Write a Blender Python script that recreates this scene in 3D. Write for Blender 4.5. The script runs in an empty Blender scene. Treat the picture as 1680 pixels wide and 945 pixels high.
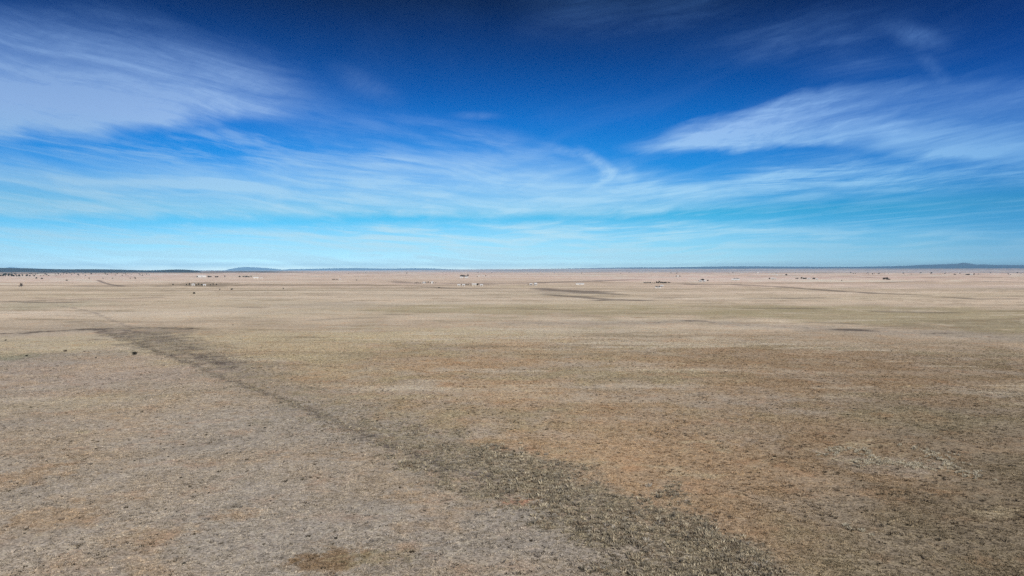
import bpy, math, random
import numpy as np
from mathutils import Vector, Matrix

random.seed(7)
rng = np.random.default_rng(11)
S = bpy.context.scene
COL = S.collection

# ---------------------------------------------------------------- survey of the photograph
# The site is a nearly level plain seen from a drone 25 m up.  A point of the plain is read off
# the photograph with plain(px, py); heights come from terrain().
H = 25.0
F = 1156.0                      # focal length in photo pixels (1680 wide)
HZ = 443.0                      # row of the level horizon
PITCH = math.atan((472.5 - HZ) / F)
R = math.radians
SUN_AZ, SUN_EL = R(152), R(38)  # sun behind the camera, to its right; angle from +Y towards +X


def ray(px, py):
    x, y, z = px - 840.0, F, 472.5 - py
    c, s = math.cos(-PITCH), math.sin(-PITCH)
    v = Vector((x, y * c - z * s, y * s + z * c))
    return v.normalized()


def plain(px, py):
    d = ray(px, py)
    t = H / max(-d.z, 1e-5)
    return d.x * t, d.y * t


def uv_of(px, py):
    d = ray(px, py)
    return math.atan2(d.x, d.y), math.asin(d.z)


# ---------------------------------------------------------------- numpy noise
_perm = rng.permutation(4096).astype(np.int64)
_gx = np.cos(np.arange(4096) * 2.399963)
_gy = np.sin(np.arange(4096) * 2.399963)


def perlin(x, y):
    xi = np.floor(x).astype(np.int64); yi = np.floor(y).astype(np.int64)
    xf = x - xi; yf = y - yi
    u = xf * xf * xf * (xf * (xf * 6 - 15) + 10); v = yf * yf * yf * (yf * (yf * 6 - 15) + 10)

    def g(ix, iy, dx, dy):
        h = _perm[(_perm[ix & 4095] + iy) & 4095]
        return _gx[h] * dx + _gy[h] * dy
    a = g(xi, yi, xf, yf); b = g(xi + 1, yi, xf - 1, yf)
    c = g(xi, yi + 1, xf, yf - 1); d = g(xi + 1, yi + 1, xf - 1, yf - 1)
    return (a + u * (b - a)) + v * ((c + u * (d - c)) - (a + u * (b - a)))


def fbm(x, y, scale, octaves=4, gain=0.55, seed=0.0):
    x = np.asarray(x, float) / scale + seed * 17.13; y = np.asarray(y, float) / scale - seed * 9.71
    a, s, n = 1.0, 0.0, 0.0
    for o in range(octaves):
        s = s + a * perlin(x, y); n += a * a
        x, y = x * 1.93 * 0.8 - y * 1.93 * 0.6 + 5.2, x * 1.93 * 0.6 + y * 1.93 * 0.8 + 1.3
        a *= gain
    return s / math.sqrt(n) * 2.6          # about unit variance


def sstep(a, b, x):
    t = np.clip((x - a) / (b - a), 0, 1)
    return t * t * (3 - 2 * t)


def terrain(x, y):
    x = np.asarray(x, float); y = np.asarray(y, float)
    r = np.hypot(x, y)
    az = np.degrees(np.arctan2(x, y))
    h = 0.22 * sstep(10, 200, r) * fbm(x, y, 38, 3, 0.5, 3)
    h = h + 0.55 * sstep(150, 1200, r) * fbm(x, y, 320, 3, 0.5, 1)
    h = h + 1.6 * sstep(1500, 7000, r) * fbm(x, y, 1500, 3, 0.5, 2)
    side = sstep(-16, 6, az) * (1 - sstep(60, 90, az))
    basin = sstep(7000, 12500, r) * (1 - sstep(13000, 24000, r))
    rise = sstep(19000, 37000, r)
    h = h + side * (-42 * basin + 92 * rise + 6 * rise * fbm(x, y, 5000, 3, 0.5, 4))
    return h


def tz(x, y):
    return float(terrain(np.array([x]), np.array([y]))[0])


def ground_at(px, py):
    """point of the terrain seen at a photo pixel"""
    d = ray(px, py); x, y = plain(px, py)
    for _ in range(4):
        t = (H - tz(x, y)) / max(-d.z, 1e-5)
        x, y = 0.5 * (x + d.x * t), 0.5 * (y + d.y * t)
    return x, y


def mpp(x, y):
    """metres per photo pixel at a place"""
    return math.hypot(x, y) / F


# ---------------------------------------------------------------- ground cover maps (world coordinates)
def dist_line(x, y, pts):
    """distance to a polyline, and the widths interpolated along it. pts: (x, y, width)"""
    best = np.full(x.shape, 1e9); wid = np.ones(x.shape); side = np.zeros(x.shape)
    for (x0, y0, w0), (x1, y1, w1) in zip(pts[:-1], pts[1:]):
        dx, dy = x1 - x0, y1 - y0
        t = np.clip(((x - x0) * dx + (y - y0) * dy) / (dx * dx + dy * dy), 0, 1)
        d = np.hypot(x - x0 - t * dx, y - y0 - t * dy)
        m = d < best
        best = np.where(m, d, best); wid = np.where(m, w0 + t * (w1 - w0), wid)
    return best, wid


def line_px(pts):
    out = []
    for px, py, w in pts:
        x, y = plain(px, py)
        out.append((x, y, w))
    return out


def line_mask(x, y, pts, soft=0.6, wob=0.0, wscale=8.0, seed=0):
    d, w = dist_line(x, y, pts)
    if wob:
        d = d + wob * w * fbm(x, y, wscale, 4, 0.6, seed)
    return 1 - sstep((1 - soft) * w, (1 + soft) * w, d)


def blob(x, y, px, py, rx, ry, seed=0, rough=0.5, nscale=0.35):
    """irregular patch: centre and half axes as read off the photo, stored as metres"""
    cx, cy = plain(px, py)
    x0, y0 = plain(px, py - ry); x1, y1 = plain(px, py + ry)
    hx = rx * mpp(cx, cy); hy = max(abs(math.hypot(x0, y0) - math.hypot(x1, y1)) / 2, 0.1)
    a = math.atan2(cx, cy)
    u = ((x - cx) * math.cos(a) - (y - cy) * math.sin(a)) / hx
    v = ((x - cx) * math.sin(a) + (y - cy) * math.cos(a)) / hy
    d = np.hypot(u, v)
    near = d < 2.6
    n = np.zeros(x.shape)
    if near.any():
        n[near] = fbm(u[near] * 1.0, v[near] * 1.0, nscale * 1.6, 5, 0.65, seed)
    return 1 - sstep(0.45, 1.3, d + rough * 0.95 * n)


SWALE = line_px([(120, 528, 5), (215, 541, 9), (290, 562, 8), (390, 600, 8), (480, 640, 7.5), (590, 690, 5.2), (700, 725, 5.4),
                 (838, 770, 6.2), (975, 823, 6.2), (1090, 888, 5.6), (1190, 960, 5.0), (1320, 1080, 4.6)])
EDGE = line_px([(160, 541, 2.0), (215, 560, 1.6), (285, 585, 1.4), (345, 610, 1.0), (400, 632, 1.0), (455, 652, 1.1), (500, 668, 1.2),
                (560, 694, 1.1), (620, 722, 1.3), (700, 752, 1.3), (770, 778, 1.4), (830, 805, 1.3)])
LEFTLINE = line_px([(-60, 551, 5), (60, 545, 4), (150, 540, 3.5), (215, 538, 3.5), (290, 538, 3), (345, 540, 2)])
TRAIL = line_px([(95, 501, 2), (130, 507, 1.6), (160, 515, 1.5), (185, 526, 1.4), (215, 537, 1.6)])
WEDGE = line_px([(165, 541, 3), (205, 547, 7), (255, 558, 8), (300, 572, 6), (350, 592, 4), (400, 612, 1.5)])
RIGHTDRAW = line_px([(870, 531, 4), (1000, 530, 4), (1130, 528, 4), (1260, 534, 4), (1380, 541, 5), (1480, 546, 5), (1560, 549, 6), (1680, 554, 6), (1760, 560, 5)])

FARLINES = [  # thin draws, two-track roads and shrub lines out on the plain: points, strength
    ([(60, 493.5, 7), (180, 490, 6), (260, 488, 5)], .55), ([(15, 495, 6), (60, 496, 7), (120, 496, 6)], .8),
    ([(160, 460, 4), (172, 464, 4), (185, 467.6, 5), (200, 469.5, 8)], .8), ([(130, 469.5, 16), (225, 470.5, 14), (330, 468.5, 18), (420, 467, 16)], .55),
    ([(700, 471, 12), (740, 473.5, 12), (815, 474, 12)], .6), ([(650, 461.5, 22), (672, 465, 18), (720, 464.5, 16), (800, 466.5, 18)], .55),
    ([(780, 465, 26), (860, 464.5, 24), (960, 462, 24), (1040, 459, 26)], .75), ([(885, 473, 14), (925, 477, 22), (960, 478, 22), (985, 481, 14), (1022, 483, 8)], .7),
    ([(900, 483, 8), (945, 486, 10), (985, 490, 9)], .7), ([(975, 493, 6), (1005, 491.5, 9), (1060, 493, 6)], .9),
    ([(1120, 465, 14), (1145, 467.5, 14), (1200, 466.5, 14), (1290, 472, 12), (1440, 481.5, 10), (1515, 483.5, 8)], .75),
    ([(1050, 454.5, 60), (1200, 454.5, 60), (1400, 454.5, 60)], .35), ([(1230, 489, 7), (1290, 489.5, 8), (1370, 488.5, 6)], .7),
    ([(1560, 487.5, 7), (1600, 490.5, 7), (1665, 490, 7)], .7), ([(1600, 461.5, 24), (1680, 463.5, 20)], .6), ([(1440, 463, 20), (1540, 461, 20)], .5),
    ([(1130, 527.5, 3.5), (1155, 527.5, 3)], 1.0), ([(1376, 541, 5), (1405, 542, 5)], 1.0), ([(1085, 487.5, 6), (1115, 487.5, 6)], .5),
    ([(515, 525, 4), (560, 522, 5), (620, 521, 4)], .3), ([(400, 504, 5), (425, 505, 5)], .4), ([(640, 516, 4), (670, 516.5, 4)], .4),
    ([(1220, 506, 6), (1290, 506, 7), (1340, 506.5, 6)], .55), ([(1330, 529, 4), (1390, 531, 5)], .5), ([(1440, 511, 6), (1560, 513, 6)], .5),
]
FARLINES = [(line_px(p), s) for p, s in FARLINES]

CLR = {k: np.array(v) for k, v in dict(
    grey=(.350, .312, .268), straw=(.470, .405, .285), tan=(.490, .408, .318), pink=(.50, .395, .335), red=(.400, .292, .192),
    olive=(.300, .262, .165), brown=(.320, .262, .185), sage=(.285, .258, .210), dark=(.100, .085, .078), pale=(.56, .49, .39),
    green=(.30, .30, .22), forest=(.055, .060, .048)).items()}


def cover(x, y):
    """base colour of what grows or lies on the ground (n,3), share of tall tufts, share of bare soil"""
    x = np.asarray(x, float); y = np.asarray(y, float)
    r = np.hypot(x, y)
    az = np.degrees(np.arctan2(x, y))
    n_s = fbm(x, y, 9, 4, 0.6, 5); n_m = fbm(x, y, 45, 4, 0.6, 6); n_l = fbm(x, y, 220, 4, 0.6, 7); n_x = fbm(x, y, 1100, 5, 0.7, 8)
    sx = fbm(x * 0.30, y, 26, 4, 0.6, 9)               # drift streaks
    sl = fbm((x + .25 * y) * 0.12, y, 120, 4, 0.65, 10)
    c = np.zeros(x.shape + (3,))

    def mix(c, col, m):
        m = np.clip(m, 0, 1)[..., None]
        return c * (1 - m) + np.asarray(col) * m
    c = c + CLR['tan']
    # near and mid: grey dry grass to the left, red soil and brown grass to the right
    swd = line_px([(-200, 500, 1), (160, 541, 1), (590, 690, 1), (830, 775, 1), (1090, 895, 1), (1400, 1200, 1)])
    # signed side of the swale, positive on the right
    sgn = x - np.interp(y, [p[1] for p in swd][::-1], [p[0] for p in swd][::-1])
    right = sstep(-6, 14, sgn + 4 * n_s)
    nearz = 1 - sstep(190, 420, r + 40 * n_m)
    left_col = mix(np.broadcast_to(CLR['grey'], c.shape), CLR['tan'] * .76, sstep(-.5, 1.3, n_m + .6 * sx))
    left_col = mix(left_col, CLR['tan'] * .84, .6 * sstep(80, 170, r) * sstep(-.6, .9, n_l + .5 * n_m))
    left_col = mix(left_col, CLR['red'], .55 * sstep(.55, 1.7, n_s * .5 + n_m * .5 - .2 * sx))
    left_col = mix(left_col, CLR['grey'] * 1.12, .5 * sstep(.3, 1.4, -n_s * .4 + sx * .8))
    right_col = mix(np.broadcast_to(CLR['tan'] * .80, c.shape), CLR['red'], sstep(-.8, .7, n_m * .8 + .4 * n_s - .2 * n_l) * .95)
    right_col = mix(right_col, CLR['olive'] * np.array([1.1, 1.0, 1.0]), sstep(-.1, 1.4, n_s * .5 - n_m * .8 + .4 * sx) * .65)
    right_col = mix(right_col, CLR['straw'] * .85, sstep(.1, 1.1, sx * .9 - .35 * n_m + .35 * n_s) * .75)
    right_col = mix(right_col, CLR['brown'] * .80, .8 * sstep(14, 34, az + 2.5 * n_m) * (1 - sstep(90, 190, r)))
    right_col = right_col * (1.0 - .20 * sstep(8, 34, az + 3 * n_m))[..., None]  # darker towards the right: lens vignette painted into the soil colour
    nc = left_col * (1 - right[..., None]) + right_col * right[..., None]
    c = mix(c, CLR['straw'] * .92, .6 * sstep(-.7, 1.2, n_l + .3 * sl) * (1 - sstep(900, 1900, r)))
    c = mix(c, CLR['grey'] * 1.15, .6 * sstep(.1, 1.4, sl + .3 * n_l) * (1 - sstep(1200, 4000, r)))
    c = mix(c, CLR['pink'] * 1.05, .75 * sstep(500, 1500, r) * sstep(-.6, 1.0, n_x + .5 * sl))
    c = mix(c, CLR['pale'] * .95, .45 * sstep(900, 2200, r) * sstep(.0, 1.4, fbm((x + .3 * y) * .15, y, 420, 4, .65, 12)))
    c = mix(c, CLR['brown'] * .75, .75 * sstep(.4, 1.6, fbm((x - .2 * y) * .08, y, 300, 5, .75, 13)) * sstep(400, 900, r))
    c = mix(c, CLR['olive'], .6 * sstep(.9, 1.9, fbm(x * .14, y, 90, 4, .65, 14)) * (1 - sstep(800, 1800, r)))
    c = c * (1.05 + .20 * sl + .09 * n_m)[..., None]
    c = mix(c, nc, nearz)
    # straw coloured bands at mid distance
    for (px, py, rx, ry, col, k, sd) in [
        (110, 562, 190, 14, CLR['straw'], .8, 21), (430, 563, 170, 22, CLR['straw'] * 1.0, .75, 22), (720, 548, 260, 13, CLR['straw'] * 1.08, .8, 23),
        (960, 546, 200, 12, CLR['pale'] * .9, .7, 24), (560, 610, 110, 14, CLR['straw'] * .9, .5, 25), (1480, 515, 300, 16, CLR['olive'] * 1.1, .85, 26),
        (820, 508, 220, 9, CLR['olive'] * 1.12, .7, 27), (1150, 512, 200, 10, CLR['olive'] * 1.15, .65, 28), (1640, 535, 90, 10, CLR['olive'] * .8, .8, 29),
        (1290, 562, 190, 8, CLR['pale'] * .8, .6, 30), (1210, 601, 60, 4, CLR['pale'] * .8, .7, 31), (1340, 615, 80, 12, CLR['grey'] * 1.15, .6, 32),
        (1600, 640, 70, 9, CLR['grey'] * 1.1, .6, 33), (930, 580, 150, 9, CLR['straw'] * .85, .5, 34), (1180, 590, 120, 10, CLR['red'] * .85, .6, 35),
        (860, 655, 110, 22, CLR['red'] * 1.0, .6, 36), (1060, 690, 120, 30, CLR['red'], .7, 37), (950, 715, 120, 28, CLR['red'] * 1.05, .6, 38),
        (1250, 575, 130, 8, CLR['red'] * .8, .5, 39), (700, 590, 130, 12, CLR['red'] * 1.0, .45, 40), (1050, 745, 110, 30, CLR['red'] * 1.05, .7, 41),
        (1190, 700, 80, 24, CLR['grey'] * 1.05, .6, 42), (1230, 660, 90, 18, CLR['grey'] * 1.0, .5, 43), (1060, 685, 50, 8, CLR['grey'] * 1.1, .45, 44),
        (540, 920, 60, 24, CLR['red'] * .62, 1.2, 45), (850, 825, 26, 6, np.array((.46, .20, .10)), .9, 46), (915, 805, 34, 12, CLR['dark'] * 1.6, .7, 47),
        (1150, 760, 120, 26, CLR['red'] * .95, .55, 48), (1250, 700, 260, 50, CLR['red'] * .88, .55, 87), (1400, 610, 260, 30, CLR['red'] * .82, .5, 88), (1480, 790, 90, 14, CLR['red'] * .8, .6, 49), (1300, 790, 90, 20, CLR['red'] * .95, .5, 50),
        (90, 850, 60, 20, CLR['red'] * .95, .7, 51), (40, 780, 60, 16, CLR['red'] * .95, .7, 52), (60, 905, 120, 26, CLR['grey'] * 1.12, .5, 81), (330, 800, 150, 26, CLR['grey'] * 1.1, .4, 82), (330, 690, 120, 20, CLR['grey'] * 1.15, .5, 83), (700, 860, 110, 40, CLR['grey'] * 1.05, .8, 84), (250, 880, 60, 16, CLR['red'] * .95, .5, 85), (120, 660, 140, 12, CLR['straw'] * .8, .5, 86), (390, 845, 40, 9, CLR['red'] * 1.05, .6, 53),
        (420, 690, 20, 4, CLR['brown'], .6, 54), (430, 694, 22, 5, CLR['sage'] * .9, .6, 55), (670, 812, 34, 12, CLR['red'] * .95, .5, 56),
        (135, 708, 10, 3, CLR['straw'], .8, 57), (20, 585, 32, 5, CLR['green'] * .85, .8, 58), (1440, 760, 80, 16, CLR['grey'] * 1.1, .5, 59),
        (620, 915, 60, 12, CLR['olive'], .6, 60), (520, 650, 60, 8, CLR['pink'] * .8, .4, 61), (160, 610, 180, 26, CLR['pink'] * .86, .4, 62),
        (300, 545, 60, 9, CLR['brown'] * .95, .5, 63), (650, 480, 260, 7, CLR['pale'] * .85, .5, 64), (960, 500, 160, 6, CLR['straw'] * 1.05, .4, 65),
        (335, 466, 50, 3.5, CLR['brown'] * .65, .85, 66), (940, 478, 60, 4.5, CLR['dark'] * 2.2, .4, 67), (250, 545, 60, 6, CLR['dark'] * 1.9, .5, 72),
        (1560, 470, 150, 4, CLR['grey'] * 1.0, .6, 69), (75, 500, 90, 6, CLR['green'] * 1.1, .5, 70), (550, 500, 120, 5, CLR['grey'] * 1.1, .5, 71),
    ]:
        c = mix(c, col, .82 * k * blob(x, y, px, py, rx, ry, sd))
    bare = sstep(.2, 1.6, n_s * .6 + n_m * .5) * (.35 + .65 * right) * nearz
    d1 = fbm(x * .22 + .03 * y, y, 15, 5, .68, 71); d2 = fbm(x * .35, y, 60, 5, .68, 72)
    mid = sstep(110, 170, r) * (1 - sstep(900, 1800, r))
    c = mix(c, CLR['pale'] * .95, .75 * mid * sstep(.35, 1.3, d1 * .8 + .5 * d2) * (.45 + .55 * right))
    c = mix(c, CLR['brown'] * .82, .65 * mid * sstep(.3, 1.3, -d1 * .8 - .5 * d2) * (.5 + .5 * right))
    st = fbm((x * .34 + y * .94) * .25, x * .94 - y * .34, 5, 5, .66, 73)
    c = c * (1 + .05 * st * nearz * (1 - right))[..., None]
    d3 = fbm(x * .6, y, 6.5, 5, .7, 91)
    c = mix(c, CLR['straw'] * .98, .6 * right * nearz * sstep(.55, 1.5, d3 * .8 + .35 * n_m) * sstep(70, 95, r))
    c = mix(c, CLR['red'] * .95, .45 * nearz * (1 - right) * sstep(.5, 1.6, fbm(x * .7, y, 12, 5, .7, 92)))
    # the draws
    sw = line_mask(x, y, SWALE, .85, .60, 9, 15)
    c = mix(c, CLR['grey'] * .84, .50 * sw * (.45 + .55 * sstep(-.8, .8, fbm(x * .5, y, 6, 4, .7, 75)))); c = mix(c, CLR['dark'] * 1.6, .35 * sw * sstep(110, 160, r) * sstep(.3, 1.5, fbm(x * .45, y, 4.5, 4, .75, 76))); c = mix(c, CLR['sage'] * .85, .85 * sw * (.35 + .65 * sstep(-.8, .9, fbm(x, y, 5.5, 4, .7, 47))) * (1 - sstep(85, 125, r)))
    c = mix(c, CLR['olive'] * .9, .45 * sw * sstep(-.2, 1.2, fbm(x, y, 5, 3, .6, 16)))
    low = 1 - sstep(60, 80, r)
    ed = line_mask(x, y, EDGE, .8, .8, 3.2, 17)
    c = mix(c, CLR['dark'] * 1.15, .75 * ed * (.10 + .85 * sstep(-.9, .6, fbm(x, y, 3.2, 4, .75, 18))))
    ll = line_mask(x, y, LEFTLINE, .8, 1.0, 7, 19)
    c = mix(c, CLR['dark'] * .9, .95 * ll * (.2 + .8 * sstep(-.6, .7, fbm(x * .5, y, 7, 4, .75, 20))))
    tr = line_mask(x, y, TRAIL, .7, .5, 9, 21)
    c = mix(c, CLR['dark'] * 1.9, .55 * tr * sstep(-.9, .6, fbm(x, y, 5, 3, .7, 74)))
    wd = line_mask(x, y, WEDGE, .9, .9, 9, 78)
    c = mix(c, CLR['dark'] * 1.3, .85 * wd * (.25 + .75 * sstep(-.7, .6, fbm(x * .5, y, 5, 4, .75, 79))))
    rd = line_mask(x, y, RIGHTDRAW, .8, .6, 10, 22)
    c = mix(c, CLR['grey'] * .95, .55 * line_mask(x, y, [(a, b, w * 3) for a, b, w in RIGHTDRAW], .8, .5, 14, 23))
    c = mix(c, CLR['dark'] * 1.4, .8 * rd * sstep(.1, 1.2, fbm(x, y, 7, 4, .7, 24)))
    for i, (pts, k) in enumerate(FARLINES):
        c = mix(c, CLR['dark'] * 1.1, k * .95 * line_mask(x, y, pts, .7, .35, 40, 30 + i))
    # wooded ground in the far distance, left
    wood = sstep(5200, 6800, r + 500 * n_x) * (1 - sstep(-21, -14, az)) * sstep(-50, -45, az)
    c = mix(c, CLR['forest'] * .8, .85 * wood * sstep(-.9, .3, fbm(x * .4, y, 700, 4, .7, 25)))
    wood2 = sstep(9000, 12000, r) * sstep(-.2, .8, fbm(x * .22, y, 2300, 4, .7, 26))
    c = mix(c, CLR['forest'] * 1.8, .7 * wood2)
    c = mix(c, CLR['forest'] * 2.2, .5 * sstep(5200, 6500, r) * (1 - sstep(8000, 10000, r)) * sstep(0, 1.0, fbm(x * .2, y, 500, 4, .7, 27)))
    tuft = np.clip(.38 + .22 * n_s + .12 * sx - .25 * bare, .04, 1)
    tuft = np.maximum(tuft, sw * (.75 + .2 * n_s)); tuft = np.clip(tuft, 0, 1)
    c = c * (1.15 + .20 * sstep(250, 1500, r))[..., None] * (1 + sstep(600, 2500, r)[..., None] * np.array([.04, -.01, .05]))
    return np.clip(c, .02, .75), tuft, sw, ed, bare


# ---------------------------------------------------------------- material helpers
class NT:
    def __init__(s, tree):
        s.t = tree; s.n = tree.nodes; s.l = tree.links

    def node(s, typ, **kw):
        n = s.n.new(typ)
        for k, v in kw.items():
            setattr(n, k, v)
        return n

    def put(s, sock, v):
        if hasattr(v, 'is_output') or isinstance(v, bpy.types.NodeSocket):
            s.l.new(v, sock)
        else:
            sock.default_value = v

    def math(s, op, a, b=None, c=None, clamp=False):
        n = s.node('ShaderNodeMath', operation=op, use_clamp=clamp)
        s.put(n.inputs[0], a)
        if b is not None: s.put(n.inputs[1], b)
        if c is not None: s.put(n.inputs[2], c)
        return n.outputs[0]

    def mixc(s, f, a, b, mode='MIX'):
        n = s.node('ShaderNodeMix', data_type='RGBA', blend_type=mode)
        s.put(n.inputs[0], f); s.put(n.inputs[6], a); s.put(n.inputs[7], b)
        return n.outputs[2]

    def noise(s, vec, scale, detail=4, rough=.55, dist=0.0, out=0):
        n = s.node('ShaderNodeTexNoise')
        s.l.new(vec, n.inputs['Vector'])
        n.inputs['Scale'].default_value = scale; n.inputs['Detail'].default_value = detail
        n.inputs['Roughness'].default_value = rough; n.inputs['Distortion'].default_value = dist
        return n.outputs[out]

    def ss(s, v, a, b, o0=0.0, o1=1.0):
        n = s.node('ShaderNodeMapRange', interpolation_type='SMOOTHSTEP')
        s.put(n.inputs[0], v); s.put(n.inputs[1], a); s.put(n.inputs[2], b); s.put(n.inputs[3], o0); s.put(n.inputs[4], o1)
        return n.outputs[0]


def new_mat(name):
    m = bpy.data.materials.new(name); m.use_nodes = True
    nt = NT(m.node_tree); nt.n.clear()
    out = nt.node('ShaderNodeOutputMaterial')
    return m, nt, out


def simple_mat(name, col, rough=.8, var=.25, scale=1.5, metallic=0.0):
    m, nt, out = new_mat(name)
    b = nt.node('ShaderNodeBsdfPrincipled')
    tc = nt.node('ShaderNodeTexCoord')
    f = nt.noise(tc.outputs['Object'], scale, 5, .6)
    k = nt.ss(f, .25, .75, 1 - var, 1 + var)
    c = nt.mixc(1.0, (*col, 1), k, 'MULTIPLY')
    nt.l.new(c, b.inputs['Base Color']); b.inputs['Roughness'].default_value = rough; b.inputs['Metallic'].default_value = metallic
    nt.l.new(b.outputs[0], out.inputs[0])
    return m


# ---------------------------------------------------------------- ground sheet
def build_ground():
    front = np.linspace(-42, 42, 1180)
    rest = np.linspace(42, 318, 130)[1:-1]
    az = np.radians(np.concatenate([front, rest]))
    dep = np.concatenate([np.arange(720, 120, -1.1), np.arange(120, 40, -.7), np.arange(40, 2.4, -.4)])
    r = H * F / dep
    r = np.concatenate([[3, 8, 14, 20, 26, 32, 37], r, np.geomspace(r[-1] * 1.01, 52000, 110)])
    A, B = np.meshgrid(az, r)
    x = (B * np.sin(A)).ravel(); y = (B * np.cos(A)).ravel()
    c = np.zeros((x.size, 3)); tf = np.zeros(x.size)
    for i in range(0, x.size, 200000):
        sl = slice(i, i + 200000)
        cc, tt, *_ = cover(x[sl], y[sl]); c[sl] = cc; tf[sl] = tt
    z = terrain(x, y)
    na, nr = az.size, r.size
    co = np.stack([x, y, z], 1)
    co = np.vstack([co, [[0, 0, tz(0, 0)]]]); ci = len(co) - 1
    i = np.arange(nr - 1)[:, None] * na; j = np.arange(na)[None, :]; jn = (j + 1) % na
    q = np.stack([(i + j), (i + na + j), (i + na + jn), (i + jn)], -1).reshape(-1, 4)
    tri = np.stack([np.full(na, ci), np.arange(na), (np.arange(na) + 1) % na], 1)
    me = bpy.data.meshes.new('ground')
    me.vertices.add(len(co)); me.vertices.foreach_set('co', co.ravel())
    loops = np.concatenate([q.ravel(), tri.ravel()])
    me.loops.add(len(loops)); me.loops.foreach_set('vertex_index', loops)
    starts = np.concatenate([np.arange(len(q)) * 4, len(q) * 4 + np.arange(len(tri)) * 3])
    me.polygons.add(len(starts)); me.polygons.foreach_set('loop_start', starts)
    me.update(calc_edges=True); me.validate()
    me.polygons.foreach_set('use_smooth', np.ones(len(me.polygons), bool))
    at = me.color_attributes.new('cover', 'FLOAT_COLOR', 'POINT')
    col = np.ones((len(co), 4)); col[:-1, :3] = c; col[-1, :3] = c[0]
    at.data.foreach_set('color', col.ravel())
    # check the faces look up
    if me.polygons[0].normal.z < 0:
        me.flip_normals()
    o = bpy.data.objects.new('ground', me); COL.objects.link(o)
    o['kind'] = 'structure'; o['label'] = 'dry grass plain with grey, straw and red soil patches'

    m, nt, out = new_mat('dry_grassland')
    geo = nt.node('ShaderNodeNewGeometry'); P = geo.outputs['Position']
    a = nt.node('ShaderNodeAttribute', attribute_name='cover')
    big = nt.noise(P, .16, 4, .6)
    mid = nt.noise(P, .8, 5, .68)
    fine = nt.noise(P, 3.6, 4, .7)
    base = a.outputs['Color']
    # soil shows between the grass: warmer and darker
    soil = nt.mixc(1.0, base, (1.08, .80, .62, 1), 'MULTIPLY')
    straw = nt.mixc(1.0, base, (1.13, 1.14, 1.09, 1), 'MULTIPLY')
    c1 = nt.mixc(nt.ss(mid, .50, .64), base, straw)
    c1 = nt.mixc(nt.ss(big, .52, .70, 0, .45), c1, soil)
    k = nt.ss(fine, .28, .72, .50, 1.50)
    c2 = nt.mixc(1.0, c1, k, 'MULTIPLY')
    k2 = nt.ss(mid, .30, .52, .66, 1.06)
    c2 = nt.mixc(1.0, c2, k2, 'MULTIPLY')
    # scattered dark spots (plants, and painted shade gaps between tufts) and pale seed heads
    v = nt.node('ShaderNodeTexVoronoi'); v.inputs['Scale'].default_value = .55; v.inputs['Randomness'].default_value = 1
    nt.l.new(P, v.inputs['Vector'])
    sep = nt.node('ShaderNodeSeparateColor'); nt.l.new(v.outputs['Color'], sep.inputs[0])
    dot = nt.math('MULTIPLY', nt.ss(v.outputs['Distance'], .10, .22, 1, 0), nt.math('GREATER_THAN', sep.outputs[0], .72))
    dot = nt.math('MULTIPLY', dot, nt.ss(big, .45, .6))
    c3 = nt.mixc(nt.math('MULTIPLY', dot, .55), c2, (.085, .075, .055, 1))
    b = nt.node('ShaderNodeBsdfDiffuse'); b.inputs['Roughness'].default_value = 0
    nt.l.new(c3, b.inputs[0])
    bump = nt.node('ShaderNodeBump'); bump.inputs['Strength'].default_value = .8; bump.inputs['Distance'].default_value = .22
    hgt = nt.math('ADD', nt.math('MULTIPLY', mid, 1.0), nt.math('MULTIPLY', fine, .45))
    nt.l.new(hgt, bump.inputs['Height']); nt.l.new(bump.outputs[0], b.inputs['Normal'])
    nt.l.new(b.outputs[0], out.inputs[0])
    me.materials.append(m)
    return o


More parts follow.
